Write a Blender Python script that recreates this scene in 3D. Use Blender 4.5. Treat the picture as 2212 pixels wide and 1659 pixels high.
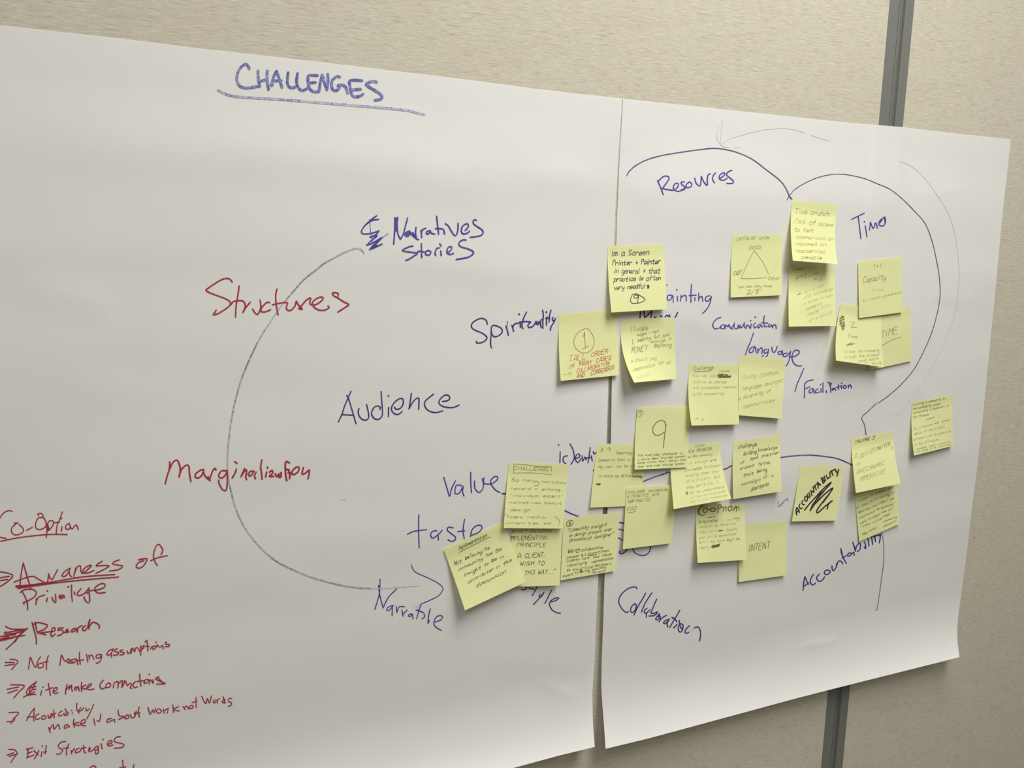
import bpy, math, random
from mathutils import Vector, Matrix, noise
random.seed(4)
for o in list(bpy.data.objects): bpy.data.objects.remove(o)
SC = bpy.context.scene
COL = SC.collection

# ---------------------------------------------------------------- camera
F = 1700.0; CX, CY = 1106.0, 829.5         # focal length and centre in photograph pixels (2212 x 1659)
D = 0.787                                  # camera to wall, metres (easel sheet = 0.635 x 0.787 m)
CAMX, CAMZ = 0.0, 1.55
dh = Vector((5124-CX, 639-CY, F)).normalized()                     # wall "right" in camera space
_xv = CX - ((639-CY)*(11500-CY)+F*F)/(5124-CX)
dv = Vector((_xv-CX, 11500-CY, F)).normalized()                    # wall "down"
nn = dh.cross(dv)                                                   # into the wall
CAM = Vector((CAMX, -D, CAMZ))
def ray(px, py):
    r = Vector((px-CX, py-CY, F))
    return Vector((r.dot(dh), r.dot(nn), -r.dot(dv)))
def wall_xz(px, py):
    r = ray(px, py); k = D/r.y
    return CAM.x+r.x*k, CAM.z+r.z*k
def at_height(x, z, h):
    """point of the surface h metres proud of the wall on the sight line to wall point x, z"""
    W = Vector((x, 0.0, z))
    return W + (CAM-W)*(h/D)
cam = bpy.data.cameras.new('camera'); co = bpy.data.objects.new('camera', cam); COL.objects.link(co)
def w_of(v): return Vector((v.dot(dh), v.dot(nn), -v.dot(dv)))
X = w_of(Vector((1,0,0))); Y = w_of(Vector((0,-1,0))); Z = w_of(Vector((0,0,-1)))
M = Matrix((X, Y, Z)).transposed().to_4x4(); M.translation = CAM
co.matrix_world = M
cam.sensor_fit = 'HORIZONTAL'; cam.sensor_width = 36; cam.lens = 36*F/2212
cam.clip_start = 0.02
SC.camera = co
# ---------------------------------------------------------------- world, exposure
SC.view_settings.view_transform = 'Standard'; SC.view_settings.look = 'None'
SC.view_settings.gamma = 1; SC.view_settings.exposure = 0.28
SC.view_settings.use_curve_mapping = False
wd = bpy.data.worlds.new('world'); SC.world = wd; wd.use_nodes = True
wd.node_tree.nodes['Background'].inputs[0].default_value = (1.0, 0.985, 0.96, 1)
wd.node_tree.nodes['Background'].inputs[1].default_value = 0.09
LIGHTS = [  # x, y, size x, size y, strength of the ceiling fixtures
    (0.62, -1.0, 0.6, 1.2, 13.2),
    (2.4, -1.9, 0.6, 1.2, 5.0),
    (-0.7, -2.2, 0.6, 1.2, 8.0),
]
CEIL = 2.75

# ---------------------------------------------------------------- helpers
def link(name, verts, faces, mat=None, parent=None, smooth=False):
    me = bpy.data.meshes.new(name); me.from_pydata(verts, [], faces); me.update()
    if smooth: me.polygons.foreach_set('use_smooth', [True]*len(me.polygons))
    if mat: me.materials.append(mat)
    o = bpy.data.objects.new(name, me); COL.objects.link(o)
    if parent: o.parent = parent
    return o
def box_data(x0,x1,y0,y1,z0,z1, b=0.0):
    v = [(x,y,z) for x in (x0,x1) for y in (y0,y1) for z in (z0,z1)]
    f = [(0,1,3,2),(4,6,7,5),(0,4,5,1),(2,3,7,6),(0,2,6,4),(1,5,7,3)]
    return v, f
def box(name, x0,x1,y0,y1,z0,z1, mat, parent=None, bevel=0):
    v, f = box_data(x0,x1,y0,y1,z0,z1)
    o = link(name, v, f, mat, parent)
    if bevel:
        m = o.modifiers.new('bevel','BEVEL'); m.width = bevel; m.segments = 2
    return o
def tag(o, label=None, cat=None, group=None, kind=None):
    if label: o['label'] = label
    if cat: o['category'] = cat
    if group: o['group'] = group
    if kind: o['kind'] = kind
    return o
def newmat(name, rough=0.7):
    m = bpy.data.materials.new(name); m.use_nodes = True
    nt = m.node_tree; b = nt.nodes['Principled BSDF']; b.inputs['Roughness'].default_value = rough
    b.inputs['Specular IOR Level'].default_value = 0.25
    return m, nt, b
def lin(c):
    return tuple(((v/255)/12.92 if v/255 <= .04045 else ((v/255+.055)/1.055)**2.4) for v in c)+(1,)
def N(nt, t, **kw):
    n = nt.nodes.new(t)
    for k, v in kw.items():
        if k in n.inputs: n.inputs[k].default_value = v
        else: setattr(n, k, v)
    return n

# ---------------------------------------------------------------- materials
def wall_material():
    m, nt, b = newmat('woven_wall_fabric', 0.85)
    L = nt.links.new
    tc = N(nt,'ShaderNodeTexCoord')
    def nz(sc, scale, detail=3.0, rough=.55):
        mp = N(nt,'ShaderNodeMapping'); mp.inputs['Scale'].default_value = sc
        L(tc.outputs['Object'], mp.inputs['Vector'])
        n = N(nt,'ShaderNodeTexNoise'); n.inputs['Scale'].default_value = scale
        n.inputs['Detail'].default_value = detail; n.inputs['Roughness'].default_value = rough
        L(mp.outputs[0], n.inputs['Vector']); return n
    fine = nz((1, 1, 13), 88, 3, .6)
    streak = nz((1, 1, 22), 20, 3, .55)             # thin horizontal threads
    fine2 = nz((6, 1, 1), 240, 2)            # thin vertical threads
    slub = nz((1, 1, 28), 40, 4, .64)        # long dark slubs
    blot = nz((1, 1, 2.2), 16, 3)
    r1 = N(nt,'ShaderNodeValToRGB'); r1.color_ramp.elements[0].position=.30; r1.color_ramp.elements[1].position=.68
    r1.color_ramp.elements[0].color=lin((189,184,167)); r1.color_ramp.elements[1].color=lin((216,211,196))
    L(fine.outputs[0], r1.inputs[0])
    r2 = N(nt,'ShaderNodeValToRGB'); r2.color_ramp.elements[0].position=.31; r2.color_ramp.elements[1].position=.43
    r2.color_ramp.elements[0].color=(.60,.58,.53,1); r2.color_ramp.elements[1].color=(1,1,1,1)
    L(slub.outputs[0], r2.inputs[0])
    r3 = N(nt,'ShaderNodeValToRGB'); r3.color_ramp.elements[0].position=.3; r3.color_ramp.elements[1].position=.7
    r3.color_ramp.elements[0].color=(.985,.955,.93,1); r3.color_ramp.elements[1].color=(.985,1.0,.965,1)
    L(blot.outputs[0], r3.inputs[0])
    r4 = N(nt,'ShaderNodeValToRGB'); r4.color_ramp.elements[0].position=.3; r4.color_ramp.elements[1].position=.7
    r4.color_ramp.elements[0].color=(.93,.92,.90,1); r4.color_ramp.elements[1].color=(1,1,1,1)
    L(fine2.outputs[0], r4.inputs[0])
    r5 = N(nt,'ShaderNodeValToRGB'); r5.color_ramp.elements[0].position=.34; r5.color_ramp.elements[1].position=.56
    r5.color_ramp.elements[0].color=(.94,.93,.915,1); r5.color_ramp.elements[1].color=(1,1,1,1)
    L(streak.outputs[0], r5.inputs[0])
    prev = r1.outputs[0]
    for r in (r2, r3, r4, r5):
        mx = N(nt,'ShaderNodeMix', data_type='RGBA', blend_type='MULTIPLY'); mx.inputs[0].default_value = 1
        L(prev, mx.inputs[6]); L(r.outputs[0], mx.inputs[7]); prev = mx.outputs[2]
    L(prev, b.inputs['Base Color'])
    bp = N(nt,'ShaderNodeBump'); bp.inputs['Strength'].default_value=.2; bp.inputs['Distance'].default_value=.0004
    ad = N(nt,'ShaderNodeMath', operation='ADD'); L(fine.outputs[0], ad.inputs[0]); L(fine2.outputs[0], ad.inputs[1])
    L(ad.outputs[0], bp.inputs['Height']); L(bp.outputs[0], b.inputs['Normal'])
    return m
def paper_material(name, col, rough, transl, tcol, mottle=.03, clear=0.0):
    m, nt, b = newmat(name, rough); L = nt.links.new
    tc = N(nt,'ShaderNodeTexCoord')
    n = N(nt,'ShaderNodeTexNoise'); n.inputs['Scale'].default_value = 22; n.inputs['Detail'].default_value = 3
    L(tc.outputs['Object'], n.inputs['Vector'])
    r = N(nt,'ShaderNodeValToRGB'); r.color_ramp.elements[0].position=.3; r.color_ramp.elements[1].position=.7
    c = lin(col); r.color_ramp.elements[0].color = tuple(v*(1-mottle) for v in c[:3])+(1,); r.color_ramp.elements[1].color = c
    L(n.outputs[0], r.inputs[0]); L(r.outputs[0], b.inputs['Base Color'])
    g = N(nt,'ShaderNodeTexNoise'); g.inputs['Scale'].default_value = 900; g.inputs['Detail'].default_value=2
    L(tc.outputs['Object'], g.inputs['Vector'])
    bp = N(nt,'ShaderNodeBump'); bp.inputs['Strength'].default_value=.12; bp.inputs['Distance'].default_value=.0002
    L(g.outputs[0], bp.inputs['Height']); L(bp.outputs[0], b.inputs['Normal'])
    t = N(nt,'ShaderNodeBsdfTranslucent'); t.inputs[0].default_value = lin(tcol)
    mx = N(nt,'ShaderNodeMixShader'); mx.inputs[0].default_value = transl
    L(b.outputs[0], mx.inputs[1]); L(t.outputs[0], mx.inputs[2])
    out = mx.outputs[0]
    if clear > 0:
        tp = N(nt,'ShaderNodeBsdfTransparent'); m2 = N(nt,'ShaderNodeMixShader'); m2.inputs[0].default_value = clear
        L(out, m2.inputs[1]); L(tp.outputs[0], m2.inputs[2]); out = m2.outputs[0]
    L(out, nt.nodes['Material Output'].inputs['Surface'])
    return m
def ink(name, col, dry=0.0, paper=(225,224,218)):
    m, nt, b = newmat(name, .55); L = nt.links.new
    if dry <= 0:
        b.inputs['Base Color'].default_value = lin(col); return m
    tc = N(nt,'ShaderNodeTexCoord')
    n = N(nt,'ShaderNodeTexNoise'); n.inputs['Scale'].default_value = 620; n.inputs['Detail'].default_value = 2
    n2 = N(nt,'ShaderNodeTexNoise'); n2.inputs['Scale'].default_value = 40; n2.inputs['Detail'].default_value = 1
    L(tc.outputs['Object'], n.inputs['Vector']); L(tc.outputs['Object'], n2.inputs['Vector'])
    a = N(nt,'ShaderNodeMath', operation='MULTIPLY_ADD'); L(n2.outputs[0], a.inputs[0]); a.inputs[1].default_value=.45
    L(n.outputs[0], a.inputs[2])
    r = N(nt,'ShaderNodeValToRGB')
    r.color_ramp.elements[0].position=.72-.26*dry; r.color_ramp.elements[1].position=.98-.2*dry
    r.color_ramp.elements[0].color = lin(col)
    cc = lin(col); pp = lin(paper)
    r.color_ramp.elements[1].color = tuple(cc[i]*(1-.85*dry)+pp[i]*.85*dry for i in range(3))+(1,)
    L(a.outputs[0], r.inputs[0]); L(r.outputs[0], b.inputs['Base Color'])
    return m
M_WALL = wall_material()
M_SHEET = paper_material('white_easel_paper', (236,234,230), .6, .05, (230,228,220), .02, .06)
M_NOTE = paper_material('yellow_note_paper', (242,244,180), .65, .14, (200,196,84), .035)
mm, nt, b = newmat('grey_anodised_strip', .45); b.inputs['Base Color'].default_value = lin((120,121,115)); b.inputs['Metallic'].default_value=.1; M_STRIP = mm
_n = N(nt,'ShaderNodeTexNoise'); _n.inputs['Scale'].default_value=60
_bp = N(nt,'ShaderNodeBump'); _bp.inputs['Strength'].default_value=.04; nt.links.new(_n.outputs[0], _bp.inputs['Height']); nt.links.new(_bp.outputs[0], b.inputs['Normal'])
mm, nt, b = newmat('dark_wall_core', .9); b.inputs['Base Color'].default_value = lin((70,68,62)); M_CORE = mm
mm, nt, b = newmat('taupe_carpet', .95); M_FLOOR = mm
_n = N(nt,'ShaderNodeTexNoise'); _n.inputs['Scale'].default_value=180; _r = N(nt,'ShaderNodeValToRGB')
_r.color_ramp.elements[0].color=lin((96,90,80)); _r.color_ramp.elements[1].color=lin((140,132,118))
nt.links.new(_n.outputs[0], _r.inputs[0]); nt.links.new(_r.outputs[0], b.inputs['Base Color'])
mm, nt, b = newmat('ceiling_tile_white', .9); b.inputs['Base Color'].default_value = lin((225,223,216)); M_CEIL = mm
mm, nt, b = newmat('white_enamel', .4); b.inputs['Base Color'].default_value = lin((228,228,224)); M_ENAMEL = mm
def lampmat(s):
    m = bpy.data.materials.new('lit_diffuser'); m.use_nodes = True; nt = m.node_tree
    nt.nodes.remove(nt.nodes['Principled BSDF']); e = N(nt,'ShaderNodeEmission'); e.inputs[0].default_value=(1.0,.992,.958,1); e.inputs[1].default_value=s
    nt.links.new(e.outputs[0], nt.nodes['Material Output'].inputs['Surface']); return m

BLUE_TITLE = ink('blue_marker_title', (84,90,162), .4)
BLUE_PALE = ink('blue_marker_dry', (110,118,170), .75)
BLUE = ink('blue_marker', (72,64,152), .15)
NAVY = ink('navy_marker', (62,54,122), .08)
CIRCLE = ink('blue_marker_circle', (114,117,154), .75)
CIRCLE_FAINT = ink('blue_marker_circle_end', (138,140,156), 1.0)
RED = ink('red_marker', (168,46,62), .1)
PENCIL = ink('pencil_line', (203,200,195), .5)
ARC_THIN = ink('blue_pen_thin', (98,98,126), .4)
ARC = ink('blue_pen_arc', (66,62,120), .3)

# ---------------------------------------------------------------- room shell
def plank_strip(x0, z0, z1, w, mat, parent):
    """extruded profile of a panel joint: two flanges, a slot and a bead"""
    prof = [(0,.004),(0,-.0003),(.4,-.0003),(.41,.006),(.455,.006),(.465,.0014),(.50,.0008),(.535,.0016),(.55,.006),(.585,.0062),(.64,.0030),(.665,.0),(.69,-.0003),(1,-.0003),(1,.004)]
    v = []; f = []
    for z in (z0, z1):
        for a, y in prof: v.append((x0+a*w, y, z))
    n = len(prof)
    for i in range(n-1): f.append((i, i+1, n+i+1, n+i))
    return link('joint_strip', v, f, mat, parent)
WX0, WX1 = -3.0, 4.2
wall = box('wall_back', WX0, WX1, .022, .12, 0, CEIL, M_CORE); tag(wall, kind='structure')
SX, SW = wall_xz(1912, 140)[0]-.0005, 0
xl = (wall_xz(1924,0)[0]+wall_xz(1900,270)[0]+wall_xz(1785,1492)[0])/3
xr = (wall_xz(1978,0)[0]+wall_xz(1950.4,274)[0]+wall_xz(1833,1484)[0])/3
SW = xr-xl
strips = [xl+1.22*k for k in (-2,-1,0,1,2)]
edges = [WX0]+strips+[WX1]
for i in range(len(edges)-1):
    a = edges[i] + (SW if i else 0); c = edges[i+1]
    p = box('wall_panel', a-.0005, c+.0005, 0, .022, 0, CEIL, M_WALL, wall, bevel=.0)
for s in strips: plank_strip(s, 0, CEIL, SW, M_STRIP, wall)
fl = box('floor', WX0, WX1, -5, .12, -.05, 0, M_FLOOR); tag(fl, kind='structure')
ce = box('ceiling', WX0, WX1, -5, .12, CEIL, CEIL+.05, M_CEIL); tag(ce, kind='structure')
bb = box('baseboard_back', WX0, WX1, -.012, 0, 0, .1, M_STRIP, bevel=.003); tag(bb, kind='structure')
places = ['nearest the papered wall', 'over the right-hand side of the room', 'farthest from the papered wall']
for k, (lx, ly, sx, sy, st) in enumerate(LIGHTS):
    e = bpy.data.objects.new('ceiling_light', None); COL.objects.link(e); e.location = (lx, ly, CEIL)
    tag(e, 'white framed rectangular ceiling light '+places[k], 'ceiling light', 'ceiling lights')
    t = .03
    v = []; f = []
    for (a0,a1,b0,b1) in ((-sx/2-t,sx/2+t,-sy/2-t,-sy/2),(-sx/2-t,sx/2+t,sy/2,sy/2+t),(-sx/2-t,-sx/2,-sy/2,sy/2),(sx/2,sx/2+t,-sy/2,sy/2)):
        bv, bf = box_data(a0,a1,b0,b1,-.03,-.0005); n0=len(v); v += bv; f += [tuple(i+n0 for i in q) for q in bf]
    link('frame', v, f, M_ENAMEL, e)
    link('diffuser', [(-sx/2,-sy/2,-.02),(sx/2,-sy/2,-.02),(sx/2,sy/2,-.02),(-sx/2,sy/2,-.02)], [(0,3,2,1)], lampmat(st), e)

# ---------------------------------------------------------------- relief of the two paper sheets
ZT = wall_xz(1344,213)[1]; ZB = wall_xz(1308,1617)[1]
def sst(a, b, x):
    t = min(1, max(0, (x-a)/(b-a))); return t*t*(3-2*t)
CREASES = []
SEAM_C = [wall_xz(*p) for p in ((1344.5,214),(1334,386),(1328.5,529),(1318,828),(1307,1103),(1293,1400),(1292,1560),(1296,1615))]
def crease(x0,y0,x1,y1,amp,wid):
    a = wall_xz(x0,y0); c = wall_xz(x1,y1); CREASES.append((a[0],a[1],c[0],c[1],amp,wid))
crease(1180,375,1330,388,.0009,.012); crease(1352,388,1400,430,.0007,.008); crease(1400,560,1560,600,.0006,.010)
crease(1480,690,1620,742,.0009,.010); crease(1700,660,1760,655,.0006,.008); crease(860,330,1010,420,.0007,.02)
crease(90,630,200,650,.0010,.012); crease(1180,1480,1230,1500,.0008,.006); crease(1080,1430,1240,1440,.0006,.012)
crease(1560,870,1700,860,.0006,.010); crease(1640,1340,1830,1310,.0007,.014); crease(500,300,760,330,.0008,.016)
crease(900,560,1180,600,.0007,.014); crease(200,840,460,870,.0008,.016); crease(560,1240,700,1300,.0005,.014)
crease(1740,1395,1800,1385,.0008,.005); crease(1990,420,2080,410,.0006,.006); crease(2020,640,2090,650,.0006,.008)
crease(1980,840,2050,900,.0006,.008); crease(1900,1180,2010,1160,.0007,.012)
def H(x, z):
    d = ZT - z; e = z - ZB
    r = sst(.012, .10, d)
    h = .0004 + .0010*r
    a = noise.noise(Vector((x*4.0, 3.1, z*13)))*.00150
    a += noise.noise(Vector((x*5+9, 1.7, z*24)))*.0003
    a += noise.noise(Vector((x*1.1, 7.7, z*5+3)))*.0018
    h += r*(.0010 + a)
    for (ax,az,bx,bz,amp,wid) in CREASES:
        ux, uz = bx-ax, bz-az; L2 = ux*ux+uz*uz
        t = ((x-ax)*ux+(z-az)*uz)/L2
        if t < -.4 or t > 1.4: continue
        tc = min(1, max(0, t)); dx, dz = x-ax-ux*tc, z-az-uz*tc
        wid = wid*1.3; q = (dx*dx+dz*dz)/(wid*wid)
        if q < 6: h += .6*amp*math.exp(-q)*r
    if e < .12:
        k = 1-max(e,-.02)/.12
        h += .027*k**2.4*(1+.12*math.sin(x*5.2+.6))
    sx = (x-xl)/SW
    h += .0011*(sst(-.35,0,sx)-sst(1,1.35,sx))*(1-sst(.05,.2,d))
    xs = interp(SEAM_C, z)
    h *= 1-.72*math.exp(-((x-xs)/.045)**2)*(1-sst(.12,.34,d))
    h += .0055*math.exp(-((x-xs)/.05)**2)*sst(.22,.55,d)
    return max(h, .0006)

def interp(pts, z):
    if z >= pts[0][1]: return pts[0][0]
    for i in range(len(pts)-1):
        a, c = pts[i], pts[i+1]
        if z >= c[1]:
            t = (a[1]-z)/(a[1]-c[1]); t2 = t
            return a[0]+(c[0]-a[0])*t2
    return pts[-1][0]
def interpx(pts, x):
    if x <= pts[0][0]: return pts[0][1]
    for i in range(len(pts)-1):
        a, c = pts[i], pts[i+1]
        if x <= c[0]: return a[1]+(c[1]-a[1])*(x-a[0])/(c[0]-a[0])
    return pts[-1][1]
def W(l): return [wall_xz(*p) for p in l]
SEAM_L = W([(1344.2,212.6),(1343.6,216),(1338.8,286),(1335.4,340),(1332.8,386),(1328.3,466),(1326,529),(1320,680),(1314.3,828),(1310.2,955),(1302.3,1103),(1292.8,1241),(1287.6,1342),(1284.8,1425),(1279.5,1498),(1280.6,1560),(1284.8,1613)])
SEAM_R = W([(1345.0,212.8),(1345.6,216),(1341.6,286),(1338.4,340),(1336.4,386),(1333,466),(1331,529),(1326.5,680),(1321.5,828),(1319.7,955),(1312.5,1103),(1306.2,1241),(1303,1342),(1299.8,1425),(1298.8,1483),(1301,1521),(1305,1570),(1308.1,1617.5)])
RIGHT = W([(2183,301),(2175,380),(2166,456),(2159,530),(2149,640),(2140,727),(2130,830),(2123,900),(2112,1000),(2099,1100),(2089,1190),(2078,1270),(2070,1330),(2067.7,1356),(2068.5,1388),(2072.5,1419)])
_l0 = SEAM_L[0][0]-.635
LEFT = [(_l0, 1.9), (_l0, ZB-.02)]
TOP = W([(0,54.2),(135.6,69.2),(271,84),(406.8,101.7),(600,123.4),(800,146.8),(980,168.4),(1160,192),(1260,204),(1344,212.6),(1440,223),(1560,236),(1700,251),(1840,265.6),(1950,274.5),(2039,285.5),(2183,300.8)])
BOT = W([(1109,1659),(1208,1632),(1284.8,1613.5),(1308,1617.5),(1400,1595.3),(1490,1571),(1590,1543.8),(1707,1512),(1786,1491.5),(1931.5,1455),(2072,1419.7)])
_s = (BOT[0][1]-BOT[2][1])/(BOT[0][0]-BOT[2][0]); BOT = [(_l0-.01, BOT[2][1])]+BOT
def build_sheet(label, left, right, nx, nz):
    v = []; f = []
    for j in range(nz+1):
        t = j/nz
        for i in range(nx+1):
            s = i/nx
            # transfinite patch between the traced edges of the sheet
            x = left[0][0]+(right[0][0]-left[0][0])*s
            for _ in range(3):
                zt = interpx(TOP, x); zb = interpx(BOT, x)
                z = zt+(zb-zt)*t
                x = interp(left, z)+(interp(right, z)-interp(left, z))*s
            v.append(at_height(x, z, H(x, z)))
    for j in range(nz):
        for i in range(nx):
            a = j*(nx+1)+i; f.append((a, a+nx+1, a+nx+2, a+1))
    o = link('paper_sheet', v, f, M_SHEET, None, True)
    tag(o, label, 'paper', 'large easel sheets stuck side by side on the wall')
    return o
sheetL = build_sheet('large white easel sheet on the left with CHALLENGES heading and red notes', LEFT, SEAM_L, 190, 260)
sheetR = build_sheet('large white easel sheet on the right covering the wall joint strip', SEAM_R, RIGHT, 190, 260)

# ---------------------------------------------------------------- strokes
def smooth_pts(P, step):
    if len(P) < 3:
        out = [P[0]]
        if len(P) == 2:
            L = math.dist(P[0],P[1]); n = max(1, int(L/step))
            out = [(P[0][0]+(P[1][0]-P[0][0])*i/n, P[0][1]+(P[1][1]-P[0][1])*i/n) for i in range(n+1)]
        return out
    out = []
    Q = [P[0]]+list(P)+[P[-1]]
    for k in range(1, len(Q)-2):
        p0,p1,p2,p3 = Q[k-1],Q[k],Q[k+1],Q[k+2]
        n = max(1, min(14, int(math.dist(p1,p2)/step)))
        for i in range(n):
            t = i/n
            out.append(tuple(.5*((2*p1[c])+(-p0[c]+p2[c])*t+(2*p0[c]-5*p1[c]+4*p2[c]-p3[c])*t*t+(-p0[c]+3*p1[c]-3*p2[c]+p3[c])*t**3) for c in (0,1)))
    out.append(P[-1])
    return out
class Pen:
    """collects pen strokes, given where they run over the surface, as one thin mesh lying on that surface"""
    def __init__(s, surf): s.surf = surf; s.v = []; s.f = []; s.k = 0; s.n = 0
    def disc(s, x, y, r):
        s.n += 1; n = 8; b0 = len(s.v)
        for i in range(n):
            a = 2*math.pi*i/n; s.v.append(s.surf(x+r*math.cos(a), y+r*math.sin(a), s.k, s.n%150))
        s.f.append(tuple(range(b0, b0+n))[::-1])
    def stroke(s, P, w, step=2.0):
        P = [p for i, p in enumerate(P) if i == 0 or math.dist(p, P[i-1]) > .05]
        if len(P) == 1: s.disc(P[0][0], P[0][1], w*.75); return
        Q = smooth_pts(P, step)
        Q = [p for i, p in enumerate(Q) if i == 0 or math.dist(p, Q[i-1]) > .02]
        n = len(Q); r = w/2; runs = [[0]]
        for i in range(1, n):
            runs[-1].append(i)
            if i < n-1:
                ax,ay = Q[i][0]-Q[i-1][0], Q[i][1]-Q[i-1][1]; bx,by = Q[i+1][0]-Q[i][0], Q[i+1][1]-Q[i][1]
                c = (ax*bx+ay*by)/(math.hypot(ax,ay)*math.hypot(bx,by)+1e-9)
                if c < .45: runs.append([i]); s.disc(Q[i][0], Q[i][1], r)
        for run in runs:
            if len(run) < 2: continue
            b0 = len(s.v); s.n += 1
            for q, i in enumerate(run):
                j0 = run[max(0,q-1)]; j1 = run[min(len(run)-1,q+1)]
                tx, ty = Q[j1][0]-Q[j0][0], Q[j1][1]-Q[j0][1]; L = math.hypot(tx,ty)+1e-9
                wob = r*(1+.16*noise.noise(Vector((Q[i][0]*.13, Q[i][1]*.13, 5))))
                ox, oy = -ty/L*wob, tx/L*wob
                s.v.append(s.surf(Q[i][0]+ox, Q[i][1]+oy, s.k, s.n%150)); s.v.append(s.surf(Q[i][0]-ox, Q[i][1]-oy, s.k, s.n%150))
            for q in range(len(run)-1):
                a = b0+2*q; s.f.append((a, a+1, a+3, a+2))
        s.disc(Q[0][0], Q[0][1], r); s.disc(Q[-1][0], Q[-1][1], r*.85)
    def build(s, name, mat, parent, label=None):
        o = link(name, s.v, s.f, mat, parent)
        # face the room
        if label: o['label'] = label
        return o
def parse(txt, O, sc):
    out = []
    for st in txt.split(';'):
        st = st.strip()
        if not st: continue
        P = []
        for q in st.split():
            a, b_ = q.split(','); P.append((O[0]+float(a)/sc, O[1]+float(b_)/sc))
        out.append(P)
    return out
_layer = [0]
def sheet_surf(px, py, k, n=0):
    x, z = wall_xz(px, py)
    return at_height(x, z, H(x, z)+.00022+.000004*k+.0000018*n)
def write(parent, O, sc, w, mat, label, txt, step=2.2):
    _layer[0] = (_layer[0]+1) % 9
    p = Pen(sheet_surf); p.k = _layer[0]
    for P in parse(txt, O, sc): p.stroke(P, w, step)
    return p.build('handwriting', mat, parent, label)

# ---- left sheet
O=(420,100); S=3.95
write(sheetL,O,S,6.2,BLUE_TITLE,'blue marker heading CHALLENGES',
'468,192 455,162 430,155 400,175 375,215 362,265 368,310 395,345 440,355 500,350 545,342; 543,208 545,270 560,345; 550,298 625,285; 622,210 620,270 632,370; 658,330 675,265 700,212; 702,212 725,280 748,352; 670,295 745,292; 660,328; 800,225 793,290 800,335 830,355 860,345; 880,232 872,300 885,350 920,378 960,360; 1050,248 985,248 970,262 972,320 990,370 1030,388 1065,385; 985,312 1035,308; 1062,385 1075,310 1090,245; 1090,245 1110,310 1130,370; 1130,370 1140,300 1138,235; 1240,262 1215,258 1180,285 1170,320 1180,365 1210,378 1240,350 1225,335 1265,330 1295,355 1308,400; 1430,292 1330,292 1328,340 1340,400 1360,428 1415,425 1438,408; 1340,372 1420,365; 1555,305 1520,298 1470,318 1475,335 1520,365 1570,395 1600,425 1590,450 1540,460')
write(sheetL,O,S,5.6,BLUE_PALE,'dry blue marker underline of the heading',
'205,375 260,405 330,425 500,440 760,455 1000,475 1300,500 1600,525 1800,545 1880,562 1960,585')
O=(720,430); S=5.821
write(sheetL,O,S,3.17,BLUE,'blue marker words Narratives stories',
'545,210 470,265 400,330 360,390 355,425 400,440 480,430 575,400; 575,400 530,450 460,480; 570,255 510,262 450,290 400,330; 460,480 550,460 480,520 420,580; 420,580 500,550 610,485 540,560 455,635; 455,635 540,600 615,565; 470,625 530,560 600,500; 480,600 540,560; 500,615 550,580; 775,232 772,400 760,570; 812,230 802,330 815,440 845,505; 845,505 880,440 910,330 935,235; 788,240 786,400; 798,240 794,400; 960,400 905,425 905,460 945,465 965,410 985,440 1025,485; 920,440 960,440; 930,420 1000,455; 915,455 950,420; 1040,355 1035,430 1045,500; 1000,420 1045,500 1075,508; 1010,440 1050,490; 1105,390 1112,485; 1108,430 1125,385 1165,365; 1220,395 1180,405 1170,430 1195,440 1220,405 1235,430 1280,440; 1300,215 1310,310 1325,440; 1285,372 1320,368 1375,375; 1390,385 1400,440; 1398,430; 1410,308 1450,340 1480,395 1530,460 1560,420 1570,350 1568,300; 1660,392 1690,360 1700,330 1690,310 1660,315 1620,350 1612,410 1640,438 1690,425 1712,400; 1800,265 1780,258 1760,275 1765,310 1810,345 1870,385 1885,420 1860,455 1800,470 1720,480; 1000,590 950,600 870,640 900,655 1000,670 1060,682 1030,705 960,750 912,770; 1108,560 1110,650 1112,735; 1045,680 1080,655 1140,662; 1190,645 1160,660 1160,690 1190,705 1220,690 1225,660 1195,645 1170,660; 1290,640 1280,680 1290,710; 1285,660 1300,620 1335,612; 1340,560 1358,590; 1352,650 1358,710; 1430,680 1480,640 1488,600 1455,600 1430,640 1440,680 1470,695 1515,680; 1670,515 1640,510 1590,535 1580,570 1610,600 1680,620 1740,645 1765,675 1740,705 1680,735 1545,758')
write(sheetL,O,S,1.23,BLUE,'thin blue upstroke through the crossed-out letter','455,255 465,360 475,430 490,510 515,630; 600,500 660,455 690,432')
O=(0,0); S=1
write(sheetL,O,S,3.6,CIRCLE,'long pale blue arc down the left sheet',
'786,547 780,539 770,536.5 754,541 737,549 720,558 700,569 687,580 671,592 653,607 635,628 617,649 597,676 583,697 566,723 554,745 541,772 525,810 515,841 506,876 499,914 494,954 491.5,996 491.5,1025 494.5,1040 499,1060 503.5,1079 510,1100 519,1122 530,1142 547,1165 565,1185 581,1200 598,1213 620,1225 645,1236 667,1245 692,1253 718,1260 745,1266 775,1270 802,1271')
write(sheetL,O,S,2.2,CIRCLE_FAINT,'fading end of the pale blue arc','802,1271 830,1271 858,1269 880,1267 905,1266')
write(sheetL,O,S,1.4,CIRCLE_FAINT,'tiny pale dash inside the arc','738,1080 742,1078.5 746,1080')
O=(400,580); S=5.53
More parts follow.
